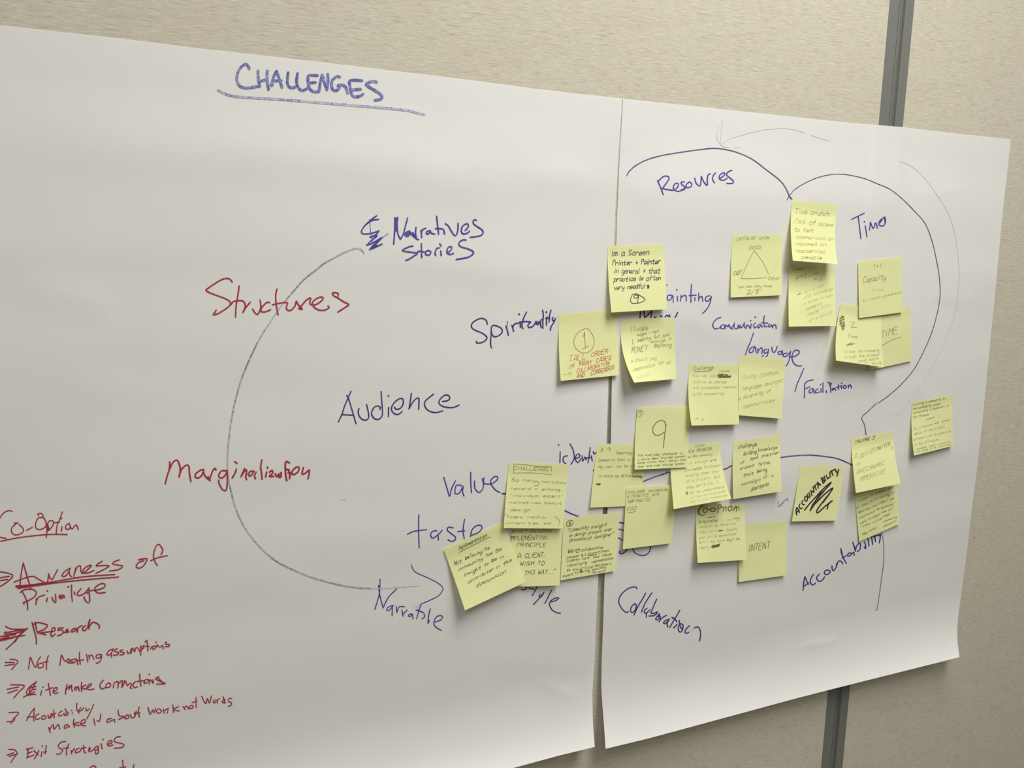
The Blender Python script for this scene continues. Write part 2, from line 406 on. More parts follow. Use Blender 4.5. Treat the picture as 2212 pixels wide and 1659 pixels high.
write(sheetL,O,S,3.29,RED,'red marker word Structures',
'562,160 530,125 485,118 420,140 340,190 275,235 248,258 275,280 360,315 470,355 530,390 542,415 520,455 450,505 380,545 335,550 350,530 372,495; 645,210 630,320 610,440 602,580; 550,430 570,400 610,385 680,385 710,410 718,450 700,500 690,525; 690,525 730,460 780,400; 808,485 830,525 865,548 890,510 905,450 895,375; 1010,405 975,405 920,460 905,500 925,520 980,510 1022,490; 1098,245 1082,320 1090,440 1110,555; 1045,432 1120,415 1200,405 1225,412 1210,450 1215,490 1260,500 1310,450 1328,392 1350,430 1400,485 1358,478 1380,455 1440,385 1490,350 1502,358 1490,400 1500,430 1560,430 1630,385 1650,350 1620,340 1560,365 1520,410 1540,460 1600,495 1670,495 1720,465 1705,445; 1825,330 1830,300 1800,288 1760,292 1770,320 1830,355 1900,400 1955,430 1910,465 1825,520')
O=(980,640); S=8.508
write(sheetL,O,S,2.97,NAVY,'navy marker word Spirituality',
'618,515 615,480 590,435 540,408 490,408 420,435 350,485 325,545 345,590 410,630 520,675 590,725 612,765 590,805 530,845 470,860 420,855 418,825; 700,690 690,620 700,560 730,532 790,545 860,575 895,625 885,670 840,715 780,742 730,735 708,705; 692,610 690,700 680,800 682,900 700,948; 960,550 985,620 1005,715; 1070,530 1085,580 1105,645; 1090,570 1120,510 1190,492; 1205,330; 1220,470 1228,575; 1340,290 1300,370 1265,470 1255,540 1275,598; 1205,480 1300,465 1415,470 1375,510 1365,550 1385,575 1440,560 1490,510 1515,455; 1575,470 1530,480 1520,510 1550,520 1590,475 1600,530 1610,575; 1590,475 1610,430 1635,420; 1635,255 1650,350 1640,450 1640,590; 1705,290; 1715,375 1705,450 1708,530; 1790,255 1765,340 1755,470; 1690,405 1770,400; 1830,385 1810,420 1830,450 1870,420 1875,405; 1875,405 1840,480 1790,560 1778,625')
write(sheetL,O,S,1.62,NAVY,None,'988,455 985,500 984,555')
O=(700,820); S=6.506
write(sheetL,O,S,2.88,NAVY,'navy marker word Audience',
'378,165 345,240 290,370 250,490 200,595; 320,220 345,270 380,380 415,500 450,620; 255,492 400,500; 492,405 480,450 495,510 540,560 590,568 625,540 625,470 598,350; 780,420 795,395 760,370 710,385 675,440 670,490 700,540 750,560 795,540 820,490 820,400 810,290 803,165; 905,228; 908,390 905,520; 990,385 1010,415 1060,410 1100,370 1115,310 1105,270 1060,268 990,320 950,390 960,450 1010,488 1060,480 1100,445; 1228,192 1215,290 1195,410; 1195,410 1240,330 1290,270 1330,260 1335,320 1330,420; 1540,203 1480,250 1425,300 1412,350 1440,410 1500,450 1580,462 1670,437; 1665,305 1720,300 1765,270 1755,225 1700,218 1640,265 1615,315 1640,360 1720,388 1820,390 1900,355')
O=(320,960); S=5.53
write(sheetL,O,S,3.57,RED,'red marker word Marginalization',
'205,468 230,370 255,290 258,205; 258,290 300,210 345,188 370,230 385,300 370,390; 375,370 400,300 450,250 485,255 495,350 512,445; 665,300 620,310 565,355 565,390 600,400 640,370 665,310; 660,330 690,390 740,432; 715,385 735,410 765,330 795,285 812,305; 740,432 730,400; 930,315 880,315 850,350 845,385 880,400 920,370 948,310; 945,330 948,430 940,520 925,550 890,540 850,470 842,425; 1035,205 1065,228; 1055,295 1035,350 1005,400; 1150,290 1130,340 1110,385; 1115,375 1170,300 1175,350 1165,385 1178,420; 1250,315 1210,330 1200,365 1225,375 1265,320; 1290,330 1270,375 1285,410; 1358,185 1345,270 1355,340 1362,415; 1425,270 1428,285; 1415,330 1405,390; 1450,330 1480,310 1490,340 1450,380 1500,380; 1520,350 1535,385 1560,350; 1590,335 1560,385 1585,390 1590,340; 1690,220 1645,205 1640,290 1645,370 1658,435; 1650,300 1685,302 1672,340; 1695,335 1690,410; 1690,340 1720,345; 1760,275 1800,270 1795,320 1740,360 1715,345 1735,300 1765,275; 1855,275 1840,350 1875,345 1925,305 1920,370 1910,410')
O=(760,930); S=3.95
write(sheetL,O,S,2.64,BLUE,'blue marker word value','785,400 812,490 835,560 850,500 885,428; 935,470 895,465 880,510 885,540 920,530 950,475 945,520 958,560; 1015,355 1015,440 1022,530; 1048,430 1050,490 1085,528 1120,490 1125,420 1132,402; 1112,410 1130,450 1190,455 1240,420 1245,395 1215,395 1185,430 1195,470 1230,510 1265,528')
write(sheetL,O,S,2.64,BLUE,'blue marker word taste','572,718 570,850 575,1000; 475,885 530,860 640,845; 725,855 690,860 672,890 690,918 735,890 772,850; 735,885 740,935; 865,830 825,825 815,850 850,880 885,910 880,935 850,945 820,932; 962,758 950,850 960,925; 905,862 965,855; 1020,895 1080,870 1110,835 1100,808 1060,815 1025,850 1012,910')
write(sheetL,O,S,3.42,NAVY,'dark dash running under a sticky note','1285,538 1330,542')
write(sheetL,O,S,2.52,NAVY,'navy marker word identi, half covered','1765,122; 1778,180 1776,275; 1840,215 1808,225 1805,262 1832,287; 1862,115 1890,170 1897,240 1870,288; 1905,238 1945,225 1940,200 1915,210 1910,250 1930,272 1955,240; 1965,215 1970,260 1990,225 2000,250; 2035,145 2025,220 2015,275; 1990,235 2045,230; 2045,215 2052,260; 2060,180 2068,198 2085,190; 2078,320 2060,342')
write(sheetL,O,S,2.82,BLUE,'blue line crossing behind the sticky notes','1760,655 1815,682 1870,708 1925,730 1990,755')
O=(760,1200); S=4.424
write(sheetL,O,S,2.11,BLUE,'blue pointed curve above Narrative','570,90 585,130 620,165 720,210 810,255 865,300 865,340 820,390 740,430 665,462')
write(sheetL,O,S,1.4,CIRCLE_FAINT,None,'665,462 600,500')
write(sheetL,O,S,2.38,BLUE,'blue marker word Narrative','270,228 268,300 260,380 220,515; 255,285 270,390 300,500; 300,500 350,400 430,318; 395,475 345,495 335,520 355,525 395,480; 388,490 385,578; 425,485 430,545; 430,545 455,490 505,490; 480,520 490,580; 490,560 530,520; 580,560 550,560 540,575 555,585 580,565 585,605; 665,460 640,530 620,605; 615,520 650,530 690,548; 690,560 700,580 672,605; 750,508 735,575 728,650; 728,650 742,620; 795,635 850,615 868,585 845,572 805,590 785,640 800,680 855,715')
write(sheetL,O,S,2.43,NAVY,'navy marker word Style, top covered','1620,325 1650,328 1670,305 1640,280; 1770,300 1725,385; 1690,310 1740,322; 1800,370 1790,392 1810,395 1838,350; 1838,350 1790,410 1735,470; 1910,330 1880,390 1845,460; 1905,440 1950,430 1978,405 1950,405 1905,430 1890,470 1915,520 1960,545 1995,552')
O=(0,1080); S=5.267
write(sheetL,O,S,2.54,RED,'red marker word Co-Option underlined','140,130 100,120 45,145 5,195 -30,260 -40,330 -20,400 10,425 70,435; 205,260 160,260; 190,265 140,310 130,360 165,395 220,390 265,360 260,320 215,275; 305,345 370,308; 440,175 430,160 460,150 490,170 480,200 440,200 410,250 405,310 440,335 490,325 525,290 520,240 490,190; 530,270 535,350 525,430; 530,300 560,240 605,240 600,290 560,340 535,350; 540,265 550,340; 545,280 560,335; 710,135 680,220 650,290 640,390; 610,260 680,250; 700,210; 705,300 700,355; 790,265 755,285 745,320 780,335 800,300 785,270; 800,300 820,330 860,285 880,300 890,335; 8,468 200,430 400,405 600,390 765,393')
write(sheetL,O,S,2.73,RED,'red marker words Awaress of, double underlined','-20,815 60,825 130,845 145,865 110,910 50,955 -10,990; -20,887 110,868; -20,920 90,903; 225,990 240,850 265,715; 265,715 300,840 350,1000; 160,935 260,895 370,868 430,895 500,935 540,930 555,840 560,870 590,905 620,860 655,790; 800,775 740,810 705,860 720,875 760,850 800,780; 790,820 795,860 815,870; 860,775 840,870; 850,830 880,760 915,752 920,800 940,835 1000,790 1040,745 1000,750 950,790 950,825 1000,830 1070,800; 1165,695 1100,735 1095,750 1180,745 1240,750 1200,780 1090,835; 1360,680 1290,705 1280,725 1340,740 1395,750 1350,790 1245,808; 1640,670 1575,680 1665,665 1665,700 1620,760 1570,775 1550,750 1580,710 1640,690; 1790,745 1755,680 1750,600 1780,520 1810,505 1845,550 1850,590 1830,620; 1715,690 1800,655 1905,632; 180,978 350,965 600,930 900,880 1100,860 1305,848; 205,1005 400,975 700,935 1000,905 1350,875; 185,990 400,968 620,938')
write(sheetL,O,S,2.82,RED,'red marker word Privalige','235,1055 245,1035 280,1090 310,1170 315,1250; 240,1040 300,1015 380,1020 415,1060 380,1110 310,1150 265,1170 275,1185; 415,1120 410,1190; 415,1150 440,1105 510,1080; 540,1035; 540,1115 528,1160; 590,1105 610,1150 635,1165 635,1120 630,1070; 680,1080 672,1110 700,1120 735,1095 705,1080 685,1105 720,1100 735,1112; 815,965 815,1080 825,1155; 785,985 768,988; 845,1045 850,1075; 920,1010 880,1060 885,1085 930,1080 990,1040; 1015,1000 980,1050 1010,1060; 1010,1000 1018,1080 1020,1150 1005,1172 970,1140 955,1100; 1020,1030 1120,1020 1190,990 1190,955 1140,955 1080,1000 1090,1040 1130,1060 1200,1050')
O=(0,1320)
write(sheetL,O,S,2.82,RED,'red marker word Research after a heavy arrow','65,175 140,205 310,205; 50,240 130,235 310,200; 310,200 240,250 170,350; 312,196 230,270 150,360 70,435; 50,262 180,250 280,215; -10,292 180,265; -10,328 100,305 285,275; 0,338 120,310 200,285; 5,318 100,292; 290,215 215,280; 365,130 385,200 410,300 415,375; 400,125 420,230; 370,160 430,130 520,150 540,165 500,210 425,240 480,258 525,270; 430,250 560,235 620,225 625,190 600,190 580,250 590,290 630,260; 720,190 665,195 660,215 710,215 720,235 700,265 655,280; 720,245 760,230 775,210 760,205 750,240 790,235; 850,195 820,210 815,235 850,225 870,195 880,240 890,190 935,162; 975,165 940,190 945,220 975,215 1005,165 1025,95 1005,150 1015,205; 1015,180 1050,130 1095,135 1130,165 1128,200')
write(sheetL,O,S,2.44,RED,'red marker line Not making assumptions','115,548 170,550 205,578 170,620 132,665; 60,585 165,582; 58,620 165,602; 325,660 335,590 345,525 370,580 405,640 430,570 462,518; 465,590 435,610 440,645 490,635 490,600 465,590; 550,505 530,580 530,665; 495,580 550,575; 680,620 690,560 700,500 725,550 745,570 780,540; 780,540 760,570 790,590 850,580 870,545 800,560 775,590; 790,550 840,592; 880,560 885,610; 905,465 905,540 915,605; 880,560 955,555; 985,490 1000,580; 1010,500 1020,550; 1015,520 1045,500 1070,550; 1150,490 1100,500 1095,530 1135,530 1155,495 1150,550 1110,595 1095,585; 1290,430 1240,450 1215,490 1230,505 1265,480 1285,440; 1268,475 1270,525; 1340,425 1300,445 1310,460 1350,470 1340,495 1290,500; 1400,440 1365,450 1375,465 1415,470 1410,490 1365,500; 1450,450 1455,480 1485,470 1490,430; 1495,480 1505,420 1535,460 1540,420 1570,420 1590,460; 1600,395 1605,450 1600,505; 1605,420 1640,390 1635,420 1605,440; 1672,330 1680,400 1685,455; 1650,350 1672,330; 1660,400 1700,400; 1775,355; 1710,430 1735,400 1780,400 1790,380 1770,420 1740,435 1735,410; 1790,385 1820,410 1850,390 1860,430; 1895,350 1880,360 1885,375 1930,380 1925,400 1880,405')
write(sheetL,O,S,2.54,RED,'red marker line Cite make connections','120,838 275,848 215,920 155,990; 80,890 215,862; 90,932 200,895; 420,800 340,860 305,910 310,950 360,950 410,945; 265,980 340,930 410,805; 410,860 350,870 335,920 380,890 410,890; 325,960 395,915; 490,865; 475,905 460,960; 550,820 560,880 575,960; 520,900 600,870; 610,920 650,890 650,870 615,880 605,920 630,940 660,925; 745,945 750,890 765,830; 750,900 790,850 785,890; 785,890 815,840 815,880 825,915; 890,860 850,870 860,900 890,860 900,910; 930,810 925,860 930,915; 975,840 930,870 980,890; 985,875 1030,850 1040,825 1005,840 990,880 1020,895 1070,885; 1180,785 1145,820 1138,860 1160,885 1200,870; 1240,815 1205,840 1215,870 1250,860 1260,830 1235,815; 1290,870 1300,820 1340,800 1345,840 1340,880; 1345,830 1390,790 1385,870; 1385,870 1410,830 1415,790 1430,800 1450,850; 1450,850 1480,820 1500,840 1480,870 1500,880; 1545,800 1515,830 1530,870 1565,860; 1590,715 1595,790 1605,855; 1560,800 1640,790; 1700,718; 1650,785 1640,820 1680,810 1690,780 1660,775; 1700,830 1710,780 1745,820 1740,780; 1810,745 1770,770 1830,800 1880,825 1780,830; 1800,760 1840,800')
O=(0,1460); S=4.096
write(sheetL,O,S,2.35,RED,'red marker line Acoutability make it about work not words','78,325 165,325 120,380 98,422; 60,405 120,400 130,370; 235,395 270,330 305,285; 305,285 300,340 300,400; 240,365 300,360; 345,335 315,355 320,385 355,375; 395,350 370,360 375,385 410,370 395,350; 425,345 435,375 455,330; 440,375 480,340; 475,300 480,375; 450,345 495,330; 550,310 520,330 525,355 560,340; 575,290 590,320 575,350 605,340 600,320; 565,330 575,350; 635,305; 640,325 640,335; 680,240 680,290 700,330; 715,280 700,310 730,300 740,280; 760,285 765,310 790,290; 830,252 800,320 768,380; 430,455 445,500; 440,475 470,430 480,470 515,430 530,470; 600,430 570,440 575,465 610,440 615,455; 655,380 650,420 660,455; 700,410 650,425 700,440; 705,430 755,410 750,385 720,400 720,435 760,440; 828,378 842,435; 860,395 882,400 892,335; 990,375 950,385 950,410 990,395 1015,385 1015,410; 1045,300 1055,350 1100,360 1050,385; 1120,345 1105,375 1135,375 1140,350 1120,345; 1155,340 1165,370 1195,360 1190,325; 1232,275 1225,320 1235,365; 1195,330 1240,325; 1205,310 1200,345; 1310,280 1330,340 1350,300 1365,325 1378,285; 1405,290 1385,310 1400,330 1430,315 1410,290; 1445,295 1455,330; 1450,310 1480,290; 1490,285 1480,330; 1530,255 1535,325; 1580,270 1535,300 1590,310; 1620,270 1640,300; 1630,285 1650,265 1670,295; 1690,260 1675,280 1700,290 1710,265 1690,260; 1735,190 1735,280; 1700,235 1745,225; 1785,180 1820,245 1835,200 1855,240 1870,175; 1900,210 1885,225 1900,240 1915,215; 1925,240 1925,210 1945,200; 1985,210 1965,225 1985,240 1990,205; 1975,185 1995,240; 2050,200 2025,200 2020,225 2045,235 2050,255 2020,270')
write(sheetL,O,S,2.44,RED,'red marker line Exit Strategies','78,650 130,655 155,685; 155,685 120,730 98,765; 65,700 120,680; 80,712 135,695; 240,640 250,680 240,725; 235,650 290,635; 240,685 285,670; 235,725 300,700; 300,660 340,700; 345,660 305,735; 375,620; 370,670 365,715; 410,615 400,690; 385,675 412,668; 580,580 545,585 515,615 530,640 555,660 530,690 500,690; 610,600 590,650 590,700; 560,640 610,635; 630,660 635,690; 635,675 660,640; 700,640 670,655 670,680 710,665 720,640; 740,615 745,670 760,680; 725,640 760,632; 785,665 800,640 790,635 785,660 800,670 830,650; 865,620 835,640 845,660 870,640; 870,620 870,680 850,690 845,670; 895,600 905,645; 912,562; 955,605 990,590 985,570 960,580 950,605 965,620 1000,610; 1065,535 1025,545 1010,575 1040,590 1095,605 1085,630 1010,640')
write(sheetL,O,S,2.63,RED,'top of a red word cut off by the picture edge','770,860 795,815 830,795 850,812 835,840; 1085,745 1090,800 1100,880; 1185,785 1178,825 1170,880; 1060,812 1115,805; 900,850 930,830 950,870; 980,850 1000,870 1020,840')
# ---- right sheet
O=(1320,240); S=4.424
write(sheetR,O,S,2.4,ARC,'blue arch drawn over Resources','150,618 170,580 230,525 330,470 450,432 560,410 700,388 830,370 980,355 1100,368 1220,400 1350,460 1470,550 1600,650 1660,720 1695,785 1705,820 1730,842; 1640,690 1672,740 1698,800 1728,842')
write(sheetR,O,S,.9,PENCIL,'faint pencil arrow above the arch','1070,90 1030,150 1010,220 1015,270 1045,320; 1070,90 1055,180 1045,320; 1045,320 1120,270 1250,230 1400,190 1520,172 1650,165 1760,180 1850,207; 1910,230 2000,260 2090,280; 1045,320 1080,340 1140,348; 1170,350 1240,348')
write(sheetR,O,S,2.64,BLUE,'blue marker word Resources','445,665 470,720 500,800; 450,670 500,625 540,622 555,645 520,700 490,740; 490,740 550,750 600,755 640,720 640,690 610,695 595,735 630,765 680,755 705,725; 700,675 670,680 680,705 710,725 700,750 670,750; 745,680 720,700 725,730 765,720 770,690 745,675; 800,640 815,690 850,715 860,670 862,620; 862,622 890,680 920,708 920,650 930,605 950,600; 1000,590 980,610 970,650 990,685; 1035,645 1075,620 1090,595 1065,590 1035,620 1040,650 1075,660 1110,640; 1155,565 1120,580 1105,610 1140,640 1170,670 1160,690 1105,690')
O=(0,0); S=1
write(sheetR,O,S,1.7,ARC,'long blue arc enclosing Time','1699.8,432 1706.6,421 1718,408.5 1738,396 1763,384.7 1792,377.5 1818.7,376.2 1845,380 1871,386.7 1891.5,395.3 1923,409 1949.4,429.7 1971.8,452 1998,482 2013,519.3 2022,556.7 2028.6,594 2030.9,631.4 2027.9,661.3 2020,695 2009,728.5 1994,762 1972,801.4 1942,835 1916,857.4 1897,870.5; 1893.4,871 1874.7,889 1861.6,902 1867.2,917 1871,940')
O=(1800,340); S=2.677
write(sheetR,O,S,.9,PENCIL,'faint pencil arc outside the blue arc','385,22 440,45 500,90 560,160 630,260 680,360 710,480 725,600 728,720 715,850 690,950 640,1080 580,1200 520,1300 440,1410 400,1465 350,1495')
write(sheetR,O,S,2.38,BLUE,'blue marker word Time','105,358 140,342 180,322; 145,345 153,410 160,470; 180,372; 185,395 190,425 195,460; 210,420 215,375; 215,375 232,410 245,378 256,410; 300,345 270,365 265,390 290,395 303,370 295,345 270,378; 298,350 300,380')
O=(1290,510); S=9.215
write(sheetR,O,S,2.88,NAVY,'navy marker word Money, mostly covered','870,1460 862,1540 850,1630; 930,1480 940,1590 950,1620; 950,1620 1020,1560 1090,1490; 1090,1490 1070,1625; 1140,1605 1150,1640 1175,1608; 1255,1600 1275,1588 1295,1600; 1350,1615 1390,1570 1420,1600; 1440,1565 1448,1610; 1600,1520 1580,1570 1550,1615')
O=(1420,600); S=4.809
write(sheetR,O,S,2.29,BLUE,'blue marker word Painting, first letter covered','100,75; 60,105 60,250; 150,180 110,185 105,225 135,230 160,185 165,255; 203,125; 208,190 210,240; 248,182 240,242; 248,205 285,180 300,200 300,242; 355,70 350,150 350,255; 330,185 405,180; 390,205 390,240; 430,160 430,240; 432,215 460,190 475,245; 540,185 505,200 500,235 530,240 562,190; 562,190 545,270 510,330 470,370')
write(sheetR,O,S,2.29,BLUE,'blue marker word Communication','660,412 620,425 580,470 580,510 610,532 665,510; 690,485 660,500 665,530 700,520 695,490; 705,530 712,490 735,510 742,485 760,525; 780,535 768,520 795,490 800,470 800,520 830,530 842,490 852,525; 860,490 865,520 890,500 905,465 902,500 920,525; 920,525 930,492 952,500 957,522; 975,480 970,525; 970,445; 1020,470 1000,490 1010,520 1035,505; 1018,408; 1070,480 1045,495 1055,520 1080,490 1090,515; 1112,395 1105,450 1115,510; 1085,465 1150,470; 1130,500 1135,512; 1165,480 1150,500 1175,510 1180,485; 1190,490 1200,520; 1197,510 1215,485 1230,490 1235,528')
write(sheetR,O,S,2.29,BLUE,'blue marker word language','1000,572 965,670 935,740 915,800; 1010,712 965,735 955,770 985,775 1015,718 1027,778; 1045,735 1045,785; 1048,760 1080,725 1092,745 1085,790; 1140,740 1110,755 1115,785 1150,765 1155,742 1145,800 1120,828; 1085,820 1105,805; 1190,720 1195,760 1215,775 1235,745 1245,712; 1285,765 1255,770 1260,795 1290,790 1297,755 1302,802; 1350,782 1315,790 1310,815 1340,815 1385,770; 1385,760 1375,820 1365,870 1340,915; 1370,820 1430,815 1475,780 1465,755 1430,755 1405,790 1400,840 1420,890 1460,915 1500,912')
write(sheetR,O,S,2.29,BLUE,'blue marker word Facilitation after a slash','1522,942 1480,1040 1450,1110 1430,1182; 1530,1100 1530,1170 1528,1248; 1530,1100 1570,1070 1622,1060; 1530,1155 1590,1130; 1610,1150 1580,1165 1580,1195 1610,1185 1622,1150 1630,1200; 1670,1155 1645,1170 1645,1195 1685,1185; 1695,1110; 1700,1150 1702,1190; 1720,1090 1722,1190; 1755,1172 1760,1195; 1790,1100 1800,1140 1800,1190; 1770,1085 1812,1100 1790,1118; 1840,1145 1815,1155 1820,1170 1842,1150 1855,1170; 1880,1110 1885,1160; 1860,1140 1905,1125; 1912,1120 1914,1150; 1915,1095; 1945,1115 1930,1135 1950,1150 1965,1130 1945,1115; 1985,1115 1985,1145; 1987,1130 2005,1110 2018,1145')
O=(0,0); S=1
write(sheetR,O,S,2.6,ARC,'blue curve joining the sticky notes in the middle','1440,1020 1500,1024 1562,1014 1573,1010 1583,1006 1640,996 1688,988 1712,985 1750,983 1790,987 1808,990.5 1823,996 1840,1004 1850,1009; 1390,1040 1415,1030 1440,1022')
write(sheetR,O,S,.8,NAVY,'tiny pen scrawl beside the ACCOUNTABILITY note','1679.5,1094 1687,1092.5 1693.5,1083 1698,1080; 1681.7,1082 1681.5,1086 1683.5,1091; 1686,1091 1690,1086.5 1697,1079.5 1702,1076; 1701.3,1076.5 1701.8,1083')
O=(1330,1040); S=9.757
write(sheetR,O,S,3.06,NAVY,'navy marker dash left of the EGO note','80,865 175,880 230,885')
write(sheetR,O,S,2.46,BLUE,'blue marker loops showing below the EGO note','60,1000 145,1025 200,1040; 40,1180 150,1240 200,1260; 88,1465 75,1500 120,1525 180,1500 245,1430 290,1380; 350,1380 380,1470 450,1530 560,1560 650,1540 710,1480 735,1385 735,1340')
O=(1300,1220); S=8.508
write(sheetR,O,S,2.52,NAVY,'navy marker word Collaboration','645,445 630,410 580,408 500,430 400,500 330,590 312,670 330,740 380,820 450,875 490,860; 610,715 570,740 535,800 530,860 560,880 600,850 630,790 630,730 605,712; 805,522 760,610 680,740 620,860 592,925; 922,515 850,620 780,740 730,870; 830,800 790,830 785,880 815,890 860,850 890,825; 850,860 822,900 820,965; 1010,630 970,720 930,820 905,885 960,890 1025,865 1015,890 950,935 865,940; 1060,900 1010,960 990,1000 1020,1015 1065,970 1060,930 1040,960; 1060,905 1068,940 1080,990 1050,1050; 1070,1015 1130,960 1190,930; 1230,1000 1160,1030 1135,1070 1160,1085 1220,1030 1245,995; 1225,1030 1200,1080 1215,1145; 1435,835 1380,930 1320,1030 1250,1150; 1290,965 1350,1000 1380,1045; 1300,972 1340,995; 1385,1095 1320,1160; 1450,1080 1490,1100 1495,1150 1470,1220 1435,1235 1405,1180 1415,1120 1450,1085; 1425,1020 1430,1100 1470,1180; 1610,1120 1545,1190 1530,1240 1550,1260 1600,1240; 1700,1160 1750,1140 1790,1160 1815,1230 1815,1320 1795,1400')
write(sheetR,O,S,1.2,PENCIL,None,'1600,1240 1650,1200 1700,1160')
O=(1660,1120); S=7.54
write(sheetR,O,S,2.52,NAVY,'navy marker word Accountability written upwards','595,945 575,1040 565,1170; 595,945 620,1010 650,1080; 570,1110 660,1045; 735,910 690,980 685,1040 720,1085 770,1050; 830,905 790,950 795,1000 835,1025 880,1000 915,950; 950,840 915,860 915,900 955,912 1010,870 980,840 950,840; 1035,770 1040,830 1060,850 1105,790 1112,730; 1112,775 1130,710 1150,690 1190,700 1210,740; 1180,490 1190,560 1220,640 1270,730; 1200,645 1265,605; 1350,560 1300,570 1290,610 1330,605 1375,560 1390,545 1400,600; 1375,385 1395,450 1420,530; 1420,530 1430,460 1480,400 1500,430 1490,500 1450,540; 1388,430 1415,515; 1182,500 1205,590; 1565,380 1580,420 1585,490 1560,460; 1618,312 1630,370 1638,450; 1675,290 1690,360 1698,425; 1720,265 1735,320 1745,378; 1705,300 1790,270; 1790,265 1800,280 1830,255; 1828,255 1818,330 1808,400')
write(sheetR,O,S,1.7,ARC_THIN,'blue line falling below Accountability','1835,150 1845,200 1865,330 1880,450 1880,620 1870,780 1845,950 1820,1150 1790,1350 1765,1490 1745,1495')

# ---------------------------------------------------------------- sticky notes
GL = {'a':'463717050413233445 474453','b':'1a141334 163747564543231 3','c':'46371705041333 44','d':'46371705041323344 5 4a4453','e':'0545463717050413334 4',
'f':'4a3a29282523 0747','g':'463717050413334 5 474442301011','h':'0a03 051737464443','i':'1713 19','j':'2722211001 29','k':'0a03 470543','l':'1a1413',
'm':'0703 05172623 25374643','n':'0703 051737464443','o':'2717050413334446372 7','p':'0700 06173746443313 04','q':'463717050413334 5 4740','r':'0703 05173746',
's':'4637170615354434 1304','t':'2924233343 0747','u':'070413334 5 474443','v':'072347','w':'0713263347','x':'0743 4703','y':'07051445 4744311001','z':'07470343',
'A':'032a43 1535','B':'0a03 0a2a39382707 0727363534130 3','C':'493a1a080504133344','D':'0a03 0a2a4845330 3','E':'4a0a0343 0737','F':'4a0a03 0737','G':'493a1a0805133345 4626',
'H':'0a03 4a43 0747','I':'1a13','J':'4a44331304','K':'0a03 4a0743','L':'0a0343','M':'030a264a43','N':'030a434a','O':'2a08051333454 82a','P':'0a03 0a3a484737 07',
'Q':'2a0805133345482a 2543','R':'0a03 0a3a48473707 2743','S':'492a090836452413 04','T':'0a4a 2a23','U':'0a051333454a','V':'0a234a','W':'0a1327334a','X':'0a43 4a03',
'Y':'0a274a 2723','Z':'0a4a0343','1':'192a23','2':'083a48350343','3':'094a2746442304','5':'4a0a07374533 03','9':'483a1a0817374843','#':'1903 3923 0848 0545','+':'2824 0646',
'-':'0636','.':'13','/':'4a02',',':'1412','"':'1a18 3a38',"'":'2a28','(':'2a080522','&':'4313283a18034 5'}
HX = {c:i for i, c in enumerate('0123456789a')}
WD = {'i':2,'l':2,'I':2,'.':2,',':2,"'":3,'j':3,'t':5,'m':5,' ':4,'1':3}
def glyph(ch):
    out = []
    g = GL.get(ch)
    if not g: return out
    toks = g.split(' '); cur = ''; merged = []
    for t in toks:                        # re-join tokens that were split inside a pair
        if cur: cur += t
        else: cur = t
        if len(cur) % 2 == 0: merged.append(cur); cur = ''
    for m in merged:
        out.append([(HX[m[i]], HX[m[i+1]]-3) for i in range(0, len(m), 2)])
    return out
